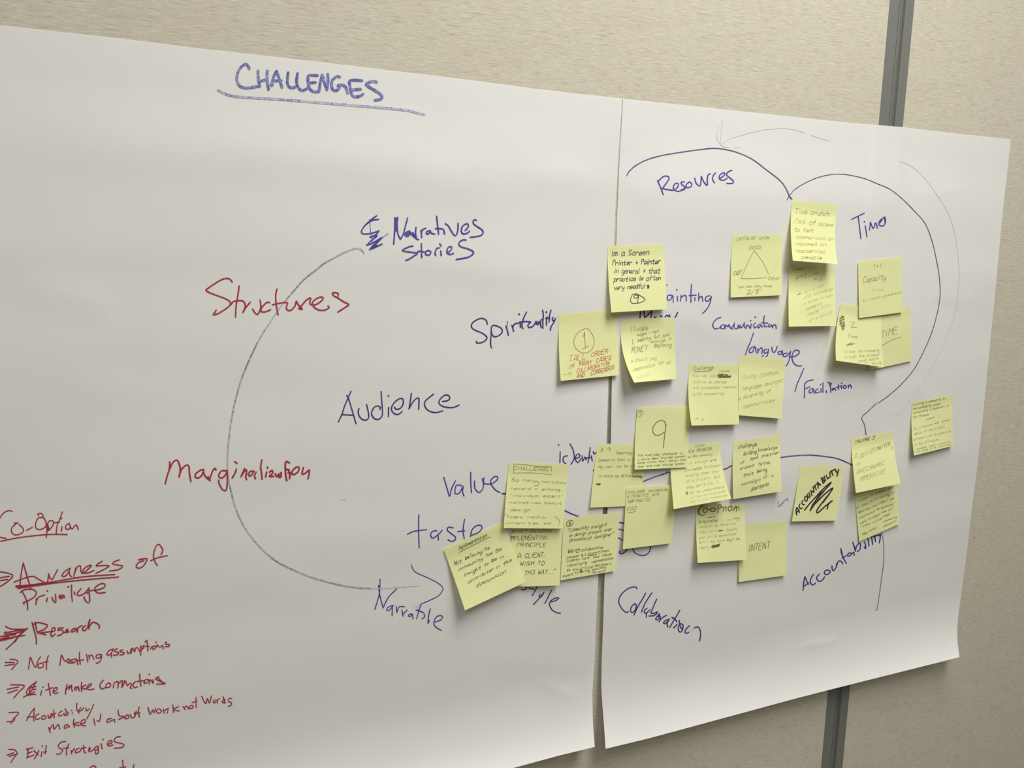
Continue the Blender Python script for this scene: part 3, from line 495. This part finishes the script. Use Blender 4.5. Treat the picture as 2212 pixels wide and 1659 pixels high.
class Note:
    def __init__(s, label, TL, TR, BR, BL, lift, base=.3, bowL=0, bowR=0, p=1.12, tilt=0):
        s.c = (TL,TR,BR,BL); s.lift = (lift[0]*1.3, lift[1]*1.3); s.base = base; s.bowL = bowL; s.bowR = bowR; s.p = p; s.pens = {}
        s.seed = random.random()*50
        n = 20; v = []; f = []
        for j in range(n+1):
            for i in range(n+1):
                a, b_ = i/n, j/n; v.append(s.surf_st(a, b_, 0))
        for j in range(n):
            for i in range(n):
                a = j*(n+1)+i; f.append((a, a+n+1, a+n+2, a+1))
        s.o = link('sticky_note', v, f, M_NOTE, None, True)
        tag(s.o, label, 'sticky note', 'yellow sticky notes on the easel sheets')
    def px(s, a, b):
        TL,TR,BR,BL = s.c; q = 4*b*(1-b)
        x = (TL[0]*(1-a)+TR[0]*a)*(1-b)+(BL[0]*(1-a)+BR[0]*a)*b + (s.bowL*(1-a)+s.bowR*a)*q
        y = (TL[1]*(1-a)+TR[1]*a)*(1-b)+(BL[1]*(1-a)+BR[1]*a)*b
        return x, y
    def inv(s, x, y):
        a = b = .5
        for _ in range(7):
            X0,Y0 = s.px(a,b); e = 1e-3
            X1,Y1 = s.px(a+e,b); X2,Y2 = s.px(a,b+e)
            A,B,C_,D_ = (X1-X0)/e,(X2-X0)/e,(Y1-Y0)/e,(Y2-Y0)/e; det = A*D_-B*C_
            dx,dy = x-X0,y-Y0; a += (D_*dx-B*dy)/det; b += (-C_*dx+A*dy)/det
        return a, b
    def h(s, a, b):
        t = max(0, (b-.17)/.83); L = s.lift[0]*(1-a)+s.lift[1]*a
        k = s.base + L*t**s.p
        k += .55*t*noise.noise(Vector((a*2.3+s.seed, b*2.8, s.seed)))*min(1, .4+L/8)
        return max(.15, k)*.001
    def surf_st(s, a, b, up):
        x, y = s.px(a, b); wx, wz = wall_xz(x, y)
        return at_height(wx, wz, H(wx, wz)+s.h(a, b)+up)
    def surf(s, x, y, k, m=0):
        a, b = s.inv(x, y)
        a = min(1.0, max(0.0, a)); b = min(1.0, max(0.0, b))
        return s.surf_st(a, b, .00012+.0000018*m)
    def frame(s, O, S): s.O = O; s.S = S; return s
    def pen(s, mat):
        if mat.name not in s.pens: s.pens[mat.name] = (Pen(s.surf), mat)
        return s.pens[mat.name][0]
    def draw(s, mat, w, txt):
        p = s.pen(mat)
        for P in parse(txt, s.O, s.S): p.stroke(P, w, 1.2)
        return s
    def text(s, mat, w, x0, y0, x1, y1, txt, h, slant=.16, perp=False):
        p = s.pen(mat); S = s.S
        x0 = s.O[0]+x0/S; y0 = s.O[1]+y0/S; x1 = s.O[0]+x1/S; y1 = s.O[1]+y1/S; h = h/S
        w = w*min(1, max(.62, h/9.0))
        tot = sum(WD.get(c, 4)+1.6 for c in txt)-1.6
        ux, uy = (x1-x0)/tot, (y1-y0)/tot
        if perp:
            L = math.hypot(ux, uy); vx, vy = uy/L*h/7, -ux/L*h/7
        else:
            vx, vy = (x1-x0)/math.dist((x0,y0),(x1,y1))*slant*h/7, -h/7
        c = 0
        for ch in txt:
            jy = random.uniform(-.4,.4); js = random.uniform(.92,1.08)
            for st in glyph(ch):
                P = []
                wd_ = WD.get(ch, 4)/4 if ch not in "il.,'I1j" else 1
                for (gx, gy) in st:
                    X_ = c+gx*wd_*js+random.uniform(-.26,.26); Y_ = gy*js+jy+random.uniform(-.3,.3)
                    P.append((x0+ux*X_+vx*Y_, y0+uy*X_+vy*Y_))
                p.stroke(P, w*(.88 if w < 2 else 1), .9)
            c += WD.get(ch, 4)+1.6
        return s
    def done(s):
        for k, (p, mat) in s.pens.items(): p.build('handwriting', mat, s.o)
PD = ink('note_pen_dark', (104,103,62)); PM = ink('note_pen_olive', (150,148,92)); PF = ink('note_pen_faint_gloss', (184,183,116)); PFF = ink('note_pen_very_faint_gloss', (202,204,134))  # gloss reflected off the writing is put into the paler ink colours
PS = ink('note_pen_slate', (72,74,88)); PR = ink('note_pen_red', (196,118,72)); PRB = ink('note_pen_brown', (150,128,70)); PK = ink('note_marker_black', (58,44,58))

n = Note('sticky note reading Im a Screen Printer, circled 9, beside the word Painting',(1312.2,531.2),(1433.8,527.4),(1440.8,667.9),(1320.7,675),(8,6),.3,-2,-1).frame((1290,510),9.215)
n.text(PS,1.5,285,400,1025,375,'Im a Screen',120).text(PS,1.5,305,590,1255,548,'Printer + Painter',105).text(PS,1.4,340,745,1245,742,'in general + that',105).text(PS,1.4,335,905,1260,872,'practice is often',100).text(PS,1.4,335,1065,945,1035,'very needful',95)
n.draw(PS,1.8,'990,985 1030,980 1000,1010 1040,1000; 1015,970 1010,1040 1030,1020').draw(PS,1.4,'700,1160 685,1200 665,1265 680,1320 740,1340 860,1320 950,1275 930,1230 850,1180 790,1150 740,1150 700,1165; 815,1180 760,1170 730,1200 750,1230 800,1220 825,1185 815,1250 800,1335').done()
n = Note('sticky note with a circled 1 and TALL ORDER in red pen',(1207.3,677.9),(1331.6,669.5),(1337.2,810.5),(1211.2,822.8),(6,4),.3,-2,0).frame((1190,655),8.97)
n.draw(PRB,1.2,'675,490 560,540 470,650 445,760 480,870 580,950 680,960 780,910 835,800 835,680 780,570 720,500 675,490').draw(PR,1.2,'630,650 658,555 655,650 672,870; 615,885 735,825; 640,600 650,650')
for a in ((350,1130,670,1085,'TALL',115),(785,1040,1100,965,'ORDER',85),(350,1285,440,1235,'IN',75),(550,1215,790,1180,'MANY',85),(880,1145,1160,1095,'CASES',85),(262,1400,400,1385,'-IN',50),(500,1355,1130,1195,'COLLABORATION',75),(500,1445,650,1420,'AND',80),(775,1395,1225,1275,'CONSENSUS',85)):
    n.text(PR,1.15,*a)
n.done()
n = Note('curling sticky note reading Money, just right of the circled 1 note',(1342.1,690.3),(1457.1,685),(1460.8,818.5),(1370.1,826.4),(18,6),.3,-11,-1,1.7).frame((1330,665),9.48)
n.draw(PM,.9,'345,640 352,750 340,730')
for m, a in ((PM,(305,490,655,460,'(livable',105)),(PM,(440,580,880,500,'wages - not',70)),(PM,(455,690,1100,570,'wealthy, but just',75)),(PM,(720,715,1030,690,'enough',60)),(PM,(1085,650,1140,645,'to',50)),(PM,(790,800,1180,790,'beginning)',80)),(PM,(320,920,640,890,'MONEY',125)),(PF,(310,1120,840,1050,'without pay',85)),(PF,(870,1155,1130,1150,'for all',90)),(PF,(350,1300,800,1190,'compensation',80)),(PFF,(430,1450,680,1400,'work',90))):
    n.text(m,.95,*a)
n.done()
n = Note('sticky note with a triangle of GOOD, FAST and CHEAP',(1582,507.4),(1689.1,504.9),(1689.3,637.5),(1578.4,642.7),(3,4),.3,-1,-1).frame((1560,490),9.76)
n.draw(PM,1.1,'670,500 560,720 470,920 400,1095; 670,500 830,700 910,850 980,1000; 395,1092 650,1090 945,1070')
for a in ((310,290,700,260,'CAPITALIST',60),(780,265,985,260,'IDIOM',55),(570,470,810,460,'GOOD',65),(240,1040,410,990,'FAST',85),(975,1110,1200,1130,'CHEAP',62),(295,1285,1040,1265,'"you can only have',55),(525,1410,830,1405,'2/3"',80)):
    n.text(PM,1.0,*a)
n.done()
n = Note('sticky note reading Time crunch, lack of access, hanging under the arch meeting point',(1710.7,432.5),(1809.6,442.2),(1809.6,570.4),(1712.7,563.2),(14,14),.3,-3.5,-6,1.1).frame((1690,420),10.37)
for m, a in ((PM,(290,410,1050,485,'Time crunch',105)),(PF,(250,635,520,655,'/lack',110)),(PM,(610,670,740,685,'of',110)),(PF,(800,690,1130,725,'access',95)),(PF,(270,820,690,845,'to fast',90)),(PF,(310,975,1140,1030,'communication',78)),(PF,(280,1130,980,1150,'imposed on',75)),(PF,(280,1285,950,1315,'incarcerated',80)),(PM,(440,1435,880,1455,'people',80))):
    n.text(m,1.1,*a)
n.done()
n = Note('sticky note with very faint slanting writing, directly below the Time crunch note',(1704.5,576.4),(1802.3,574.5),(1806.2,703.7),(1704,705.6),(10,8),.3,-1,0).frame((1690,560),10.37)
n.text(PM,1.1,230,250,480,235,'needs',55).text(PD,1.1,320,430,530,425,'pt5',95).text(PM,1.0,700,470,880,460,'big',60).text(PM,.9,590,400,850,290,'over',45).draw(PD,1.1,'335,795 375,780 405,745 395,775')
for a in ((480,775,910,600,'for a new',70),(480,880,1130,680,'and workshop',75),(490,1010,1120,820,'a system to help',70),(540,1145,880,1000,'collaborate',70),(860,1120,1080,1030,'fully',70),(560,1270,810,1160,'creating',70),(600,1400,1120,1190,'or a change',70)):
    n.text(PFF,1.0,*a)
n.done()
n9 = Note('sticky note reading TIME, half hidden behind the bright note with the scribbled-out mark',(1868,672),(1966.6,662),(1969,780),(1877.9,799.6),(2.5,2),.3).frame((1790,540),6.145)
n9.text(PM,1.1,690,1165,905,1110,'TIME',85).draw(PM,1.0,'700,1275 830,1200 960,1155').done()
n = Note('bright sticky note with a scribbled-out mark and the number 2, left of TIME',(1816.9,655.5),(1904,666),(1909.6,793.4),(1806,778.9),(14,10),1.0,-5,-3,1.2).frame((1790,540),6.145)
n.draw(PD,1.3,'185,870 140,920 205,880 140,950 210,910 145,985 210,950 160,1010 215,975 170,1040 215,1000 180,1065 210,1040; 170,875 200,900; 150,940 190,1060').draw(PM,1.0,'300,960 330,955 340,975 300,1025 375,1025').draw(PM,1.4,'235,1265 290,1235 250,1270 320,1235 290,1260 345,1240')
for m, a in ((PM,(255,1170,380,1170,'Time',48)),(PF,(200,1370,680,1345,'to have the community',42)),(PF,(195,1440,670,1400,'through the process',40)),(PM,(400,1490,660,1450,'and want',35)),(PM,(490,1515,700,1515,'- but',35))):
    n.text(m,.9,*a)
n.done()
n = Note('sticky note reading Capacity, above TIME and inside the long arc',(1853.5,565.2),(1947.9,554.6),(1950.3,674.3),(1855.9,687.3),(2,2),1.5,0,-1).frame((1790,540),6.145)
n.text(PM,1.0,590,245,730,220,'1+1.',50).text(PM,1.0,460,430,760,385,'Capacity',75).text(PFF,.9,480,560,720,540,'- time',40).text(PF,.9,450,690,970,570,'to create connection',38).done()
n = Note('sticky note headed Challenge with a crossed-out word, directly above the big 9 note',(1490,785.5),(1594.8,786),(1596.4,916.8),(1493.9,919.3),(9,7),.3,-5,0).frame((1470,760),9.217)
n.text(PM,1.0,250,370,650,335,'Challenge',75).draw(PM,1.1,'270,390 420,390 610,370 625,345').draw(PD,1.5,'735,470 850,480 1005,480 740,500 990,510 760,450 940,460 750,510 1010,490; 750,440 800,520 830,440 860,520 900,450')
for m, a in ((PM,(775,395,965,390,'value',35)),(PF,(240,500,720,490,'How do you',58)),(PF,(250,620,910,620,'native evidence',58)),(PF,(255,740,1120,720,'with ethnographic framework',58)),(PF,(260,865,870,850,'with community',58)),(PF,(410,1385,455,1385,'5',60))):
    n.text(m,.95,*a)
n.draw(PF,1.0,'290,1330 355,1330 335,1315').done()
n = Note('sticky note reading Using common language, under the word language',(1596.5,767.6),(1696.8,774.1),(1688.1,904.3),(1595,897),(6,6),.3,0,0).frame((1470,760),9.217)
for a in ((1235,550,1950,440,'Using common',100),(1230,770,2040,600,'language amongst',85),(1155,960,1800,800,'a diversity of',85),(1260,1115,1860,990,'communities',75)):
    n.text(PF,1.0,*a)
n.done()
n = Note('sticky note reading number 9 Supporting a Community, over the gap between the sheets',(1290.5,958.4),(1396,960),(1383,1092),(1275.1,1096.8),(2.5,2),.3,-1,0).frame((1270,940),9.76)
for a in ((270,345,460,350,'# 9',85),(590,395,985,395,'Supporting a',60),(220,550,985,535,'Community that is in',62),(220,690,985,665,'my own, to be ch',60),(215,885,880,880,'to share my skills',62)):
    n.text(PM,1.0,*a)
n.text(PD,1.4,890,885,1145,890,'+ knowledge',50).draw(PD,2.2,'180,1030 260,1025 195,1038 255,1045').done()
n = Note('sticky note with a large single 9 and tiny writing along its lower edge',(1376.9,880.4),(1487.8,877.5),(1484.4,1009.7),(1371,1014.5),(5,3),1.4,-2,2,2.0).frame((1360,865),10.37)
n.draw(PD,1.6,'820,560 790,480 700,448 600,500 530,600 525,710 580,775 680,770 780,710; 815,560 800,680 775,870 755,1065').draw(PM,.9,'810,600 790,500 720,440 620,490 550,570 515,660; 300,260 250,220 190,240 165,300 190,365 250,360 295,300 300,260; 215,240 255,235 225,280 265,300 230,345')
for a in ((185,1250,1190,1205,'how everyday whatever is',60),(185,1345,1255,1265,'a whole been trained common',50),(180,1420,1250,1345,'same vision that design has',50),(180,1500,1225,1430,'over and over change lesson',50)):
    n.text(PD,.95,*a)
n.done()
n20 = Note('sticky note reading CHALLENGE IMPLEMENTING and EGO, with marker loops showing below it',(1353.6,1053.3),(1459.5,1047),(1449.4,1173.5),(1345.4,1186.6),(3,2),3.6,0,3).frame((1330,1040),9.757)
for a in ((255,260,620,215,'CHALLENGE',50),(680,222,1100,190,'IMPLEMENTING',42),(245,355,690,305,'A PRINCIPLE',58),(760,305,910,295,'INTO',48),(245,460,380,435,'YOUR',60),(420,440,730,400,'PRACTICE',60),(245,620,430,590,'EGO',78)):
    n20.text(PM,1.05,*a)
n20.draw(PM,1.0,'240,662 330,650 420,630').done()
n22 = Note('sticky note reading only INTENT, lowest note right of the middle',(1596,1135),(1697.9,1123),(1698.5,1242.7),(1596,1257.5),(3,4),.3).frame((1490,1080),8.73)
n22.text(PD,1.1,1105,975,1500,900,'INTENT',125).done()
n = Note('sticky note headed Co-option, left of and overlapping INTENT',(1503,1092),(1608.5,1087),(1612.6,1209.4),(1507,1216),(9,7),.6,-1,-1).frame((1490,1080),8.73)
n.draw(PD,1.8,'275,105 200,130 160,200 175,270 240,290 290,275; 255,110 190,170 170,230 200,280; 320,140 265,170 260,225 300,235 335,190 320,145; 335,185 400,175; 460,150 405,165 400,210 450,215 490,180 465,150; 540,100 535,180 530,250; 535,120 570,85 600,110 560,160; 590,140 690,130; 640,150 630,215; 690,135 680,210; 780,110 730,140 730,195 770,200 800,150 785,115; 820,200 870,120 880,210; 870,140 920,130 930,190').draw(PD,1.2,'340,338 400,325 490,315')
for m, a in ((PM,(165,440,520,400,'during practice',60)),(PF,(600,400,800,385,'I saw',50)),(PM,(830,375,940,350,'my',60)),(PF,(170,530,870,460,'research by relational',50)),(PF,(170,630,500,600,'take on a',45)),(PF,(690,590,890,560,'loyalty',60)),(PF,(175,735,870,655,"what you're appreciates",50)),(PF,(180,815,650,780,'but I say more',50)),(PM,(700,775,945,750,'begin the',50)),(PF,(180,925,380,900,'inquiry.',50))):
    n.text(m,.95,*a)
n.draw(PD,1.8,'545,582 620,570 560,585').draw(PD,2.0,'410,880 570,830 420,900 560,850 430,860 550,870 450,895').done()
n = Note('curling sticky note with faint writing headed NEW MEMBERS, lower right of the big 9 note',(1446,966),(1554,955.4),(1580.1,1077.3),(1455.1,1099.8),(13,14),.8,-1,-5,1.3).frame((1430,940),9.76)
for m, a in ((PM,(680,260,880,240,'TEAM',50)),(PM,(540,370,1050,310,'NEW MEMBERS',55)),(PM,(540,480,1060,420,'to the community',52)),(PF,(560,610,960,560,'is enough',55)),(PD,(1010,560,1140,535,'are',50)),(PF,(470,770,620,745,'who',60)),(PM,(650,745,830,710,'relate',60)),(PF,(880,690,1220,655,'the process',55)),(PF,(500,880,1190,780,'knowing that this',60)),(PF,(510,995,1220,890,'of a project, but',60)),(PF,(510,1130,1190,1010,"they don't like it",60)),(PF,(590,1240,1300,1110,'Do we understand',58)),(PFF,(590,1340,1340,1190,'to have and a process',50)),(PFF,(600,1425,1370,1280,'and to help themselves',45))):
    n.text(m,1.0,*a)
n.draw(PM,1.3,'520,1190 510,1215 525,1250 545,1240 545,1205 525,1190; 525,1200 530,1240').done()
n = Note('sticky note reading challenge, building knowledge of best practices, on the joining curve',(1583,953.6),(1684.8,938.2),(1689.1,1061.1),(1584,1078.5),(5,7),.3,-1,-1).frame((1570,930),10.37)
for a in ((255,405,665,345,'challenge',95),(370,560,660,500,'building',85),(705,470,1130,405,'knowledge',80),(305,750,390,730,'of',80),(525,670,690,630,'best',75),(790,595,1150,520,'practices',70),(290,890,600,800,'erased',75),(700,790,985,740,'feline,',80),(365,1040,600,980,'that',75),(665,945,890,900,'being',75),(325,1240,750,1120,'nostalgic',75),(820,1070,1040,1020,'or a',65),(540,1360,940,1220,'dilettante',85)):
    n.text(PD,1.0,*a)
n.draw(PD,1.0,'700,210; 890,870 895,940 860,1010; 650,490 690,540 700,610').done()
n = Note('sticky note reading community insight in design process, with a small heart',(1217.9,1118.8),(1338.8,1107.3),(1328.6,1233.3),(1210.8,1253.8),(3,3),.3).frame((1200,1095),9.76)
for a in ((250,540,690,450,'"Community',78),(740,470,1080,400,'insight',75),(290,635,640,580,'in design',75),(690,580,1190,490,'process over',72),(305,730,640,690,'presence',75),(680,690,1230,595,'of designer"',72),(265,975,375,950,'We',85),(540,940,1000,870,'collaborative',68),(245,1090,640,1030,'process but',62),(680,1010,1120,940,'sometimes',62),(245,1165,710,1090,'clients have',60),(790,1080,1180,1010,'bad ideas',60),(245,1265,660,1190,'stereotyping',58),(760,1180,1220,1100,'representation',58),(240,1360,790,1280,'We are critical',58),(830,1260,1190,1215,'designers,',58),(150,1480,370,1440,'expert',60),(400,1410,720,1360,'to bring',58),(770,1340,1060,1290,'something',50),(760,1400,1030,1365,'the world',42)):
    n.text(PD,1.05,*a)
n.draw(PD,1.1,'300,275 240,330 245,395 310,405 365,350 360,290 300,275; 285,320 325,315 290,350 330,365 280,385; 460,900 430,890 440,950 465,970 500,920 510,880 470,905; 680,1025 780,1015 870,1000; 500,1330 560,1330 510,1370 580,1360').done()
n = Note('sticky note in capitals with A CLIENT and THIS WAY, above the word Style',(1105,1128),(1213,1130),(1208.9,1264.7),(1103,1268),(4,5),.9,0,1).frame((1090,1130),11.06)
for a in ((70,245,220,235,'YOU',85),(260,235,540,225,'MAY',70),(600,225,1125,222,'ENCOUNTER',60),(100,410,1010,385,'IMPLEMENTING',85),(295,570,985,560,'PRINCIPLE',95),(290,840,400,838,'A',120),(490,830,960,805,'CLIENT,',105),(370,1020,700,1000,'WISH',95),(790,1000,940,995,'TO',95),(480,1240,720,1225,'THIS',100),(800,1220,1170,1205,'WAY...',100)):
    n.text(PD,1.15,*a,slant=.2)
n.draw(PD,1.3,'100,310 160,400; 120,300 240,330; 1175,1120 1185,1105; 1205,1105 1220,1085').done()
n = Note('tilted sticky note headed Implementation, lowest and leftmost of the cluster on the left',(958.2,1187.1),(1088,1127.5),(1134,1258),(1004.4,1318.7),(11,8),1.7,1,0,1.2).frame((950,1120),7.9)
for a in ((320,540,800,310,'Implementation',75),(245,800,370,755,'Not',75),(430,705,720,590,'believing',70),(750,550,845,520,'the',60),(320,895,730,700,'community',60),(790,660,900,615,'has',70),(940,595,1050,550,'the',80),(410,995,700,865,'insight',70),(760,815,830,785,'to',65),(870,750,970,710,'be',65),(1035,680,1080,665,'a',50),(480,1110,915,880,'contributer',65),(960,860,1020,830,'in',60),(1080,805,1225,735,'this',70),(625,1180,1125,930,'discussion',75)):
    n.text(PD,1.05,*a)
n.draw(PD,1.1,'330,578 600,440 860,312').done()
n = Note('sticky note with a boxed heading CHALLENGE, right of the words value and taste',(1099.8,998.7),(1227.5,1002.5),(1216,1141.9),(1088.2,1140.9),(6,5),.6,-1,0).frame((1080,990),10.37)
n.draw(PM,1.1,'315,120 310,250 295,345; 315,130 560,140 830,180 1150,190; 1150,190 1160,290; 295,330 700,325 950,345 1165,365; 800,500 875,550 850,605 770,615; 145,1235 85,1310 70,1400 80,1430; 1225,1300 1310,1360 1340,1430 1295,1520')
for a in ((330,252,1085,275,'CHALLENGE',80),(265,520,415,518,'So',70),(510,510,800,520,'many',60),(930,545,1475,575,'institutions',58),(245,700,680,700,'reward',62),(770,700,840,705,'+',50),(945,715,1345,735,'enforce',60),(220,860,880,862,'"individual',60),(970,865,1410,875,'expert"',58),(215,1010,910,1025,'narratives',60),(990,1025,1380,1025,'about',58),(235,1175,680,1185,'design',65),(155,1325,520,1345,'funders,',58),(610,1335,1040,1345,'media,',58),(120,1470,900,1480,'universities,',58),(985,1475,1180,1475,'etc.',58)):
    n.text(PM,1.1,*a)
n.done()
n = Note('sticky note with ACCOUNTABILITY in thick black marker slanting upwards over a zigzag',(1728.7,1006.3),(1822.7,1007.2),(1806.5,1124.7),(1710.6,1126.5),(4,4),.3,0,1).frame((1660,990),11.06)
n.draw(PK,2.6,'680,1355 660,1270 680,1175 745,1300; 672,1290 740,1245; 755,1090 735,1130 750,1190 780,1205 810,1180; 825,1005 800,1050 820,1105 865,1105; 880,905 862,960 890,1025 925,1010 930,950 905,905 880,905; 930,860 960,935 990,930 985,880 965,815; 1040,890 1010,770; 1010,770 1090,812; 1090,812 1070,675; 1105,655 1145,755; 1065,690 1150,615; 1190,710 1170,570; 1170,570 1250,645; 1185,650 1235,610; 1262,480 1290,540 1310,600; 1262,480 1300,460 1310,500 1280,530; 1285,535 1330,520 1335,570 1310,600; 1335,430 1365,540; 1380,400 1415,495; 1415,495 1455,450; 1465,340 1480,450; 1500,300 1545,410; 1480,320 1600,255; 1600,265 1620,330 1650,320; 1680,260 1660,340 1635,430')
n.draw(PK,2.9,'865,1235 980,1090 1100,960 1300,740 1495,575 1400,700 1200,900 1080,1100 1000,1250 1090,1110 1150,1050 1350,850 1535,710 1450,850 1300,1040 1160,1240 1180,1300 1350,1150 1520,1015 1430,1100 1415,1180 1395,1205').draw(PK,2.6,'1000,1240 1060,1110 1200,930 1360,745; 1080,1120 1250,930; 1450,860 1300,1060').done()
n = Note('dim sticky note with rows of slanting writing, under the decision vs economic imperative note',(1845,1056),(1937.6,1046.3),(1943.5,1131.3),(1856.2,1170.2),(2,3),.3).frame((1830,1040),11.06)
for a in ((245,500,480,400,'I need',60),(540,350,940,210,'to present',60),(980,190,1120,140,'over',55),(225,650,500,540,'or make',60),(550,500,720,430,'mild',60),(760,410,1120,290,'feeling it',60),(265,760,560,650,'important',60),(610,620,720,570,'but',58),(760,550,920,490,'often',58),(960,480,1120,420,'I am',58),(280,900,660,720,'unconscious',55),(700,690,1100,560,'to emotional',55),(320,1020,460,950,'work',60),(500,920,580,890,'on',55),(620,870,800,790,'paper',60),(830,760,1100,660,'who will',55),(340,1100,560,1020,'rather',55),(600,1000,820,900,'voice',55),(850,870,1010,800,'view',70),(360,1285,480,1240,'idea',60),(530,1200,700,1110,'why',60),(860,970,1190,860,'community',45),(870,1090,1170,950,'domestic',45)):
    n.text(PM,1.2,*a)
n.done()
n = Note('sticky note reading A DESIGN MATTER VS AN ECONOMIC IMPERATIVE, below the long arc',(1837.8,947),(1928.5,930.6),(1945.8,1044.4),(1848.9,1065.1),(12,12),.4,-1,-3,1.15).frame((1820,920),10.37)
n.text(PD,1.1,285,390,610,310,'CHALLENGE',62).text(PD,1.1,660,310,715,295,'3',70)
for a in ((265,735,330,715,'A',110),(390,725,715,570,'DESIGN',95),(770,555,1060,440,'MATTER',85),(1100,525,1135,515,'E',60),(290,900,390,870,'VS',65),(320,1080,430,1030,'AN',80),(465,1030,930,860,'ECONOMIC',90),(380,1245,950,1060,'IMPERATIVE',95)):
    n.text(PM if a[1]<700 else PF,1.05,*a)
n.done()
n = Note('sticky note on its own at the far right with small slanting rows of writing',(1969.8,869.9),(2056.1,852),(2059,963),(1974.6,984.2),(8,5),.3,-3,0).frame((1950,840),10.37)
for m, a in ((PM,(225,375,960,225,'Creating a community to',50)),(PM,(230,465,850,345,'and community values',50)),(PM,(235,560,1040,385,'networking a business or',48)),(PM,(220,655,580,590,'the future',50)),(PF,(240,920,660,820,'We promote',62)),(PD,(725,785,800,765,'we',50)),(PF,(880,745,1070,700,'connect',50)),(PF,(260,1030,930,860,'design to the project',52)),(PF,(260,1150,1075,965,'process can be positive',55)),(PF,(275,1260,790,1150,'a to dialogue',55)),(PF,(310,1365,1060,1195,'consider other community',42)),(PF,(290,1425,1080,1250,'and value it is community',38))):
    n.text(m,1.05,*a)
n.draw(PM,1.1,'530,685 600,665 700,640').done()
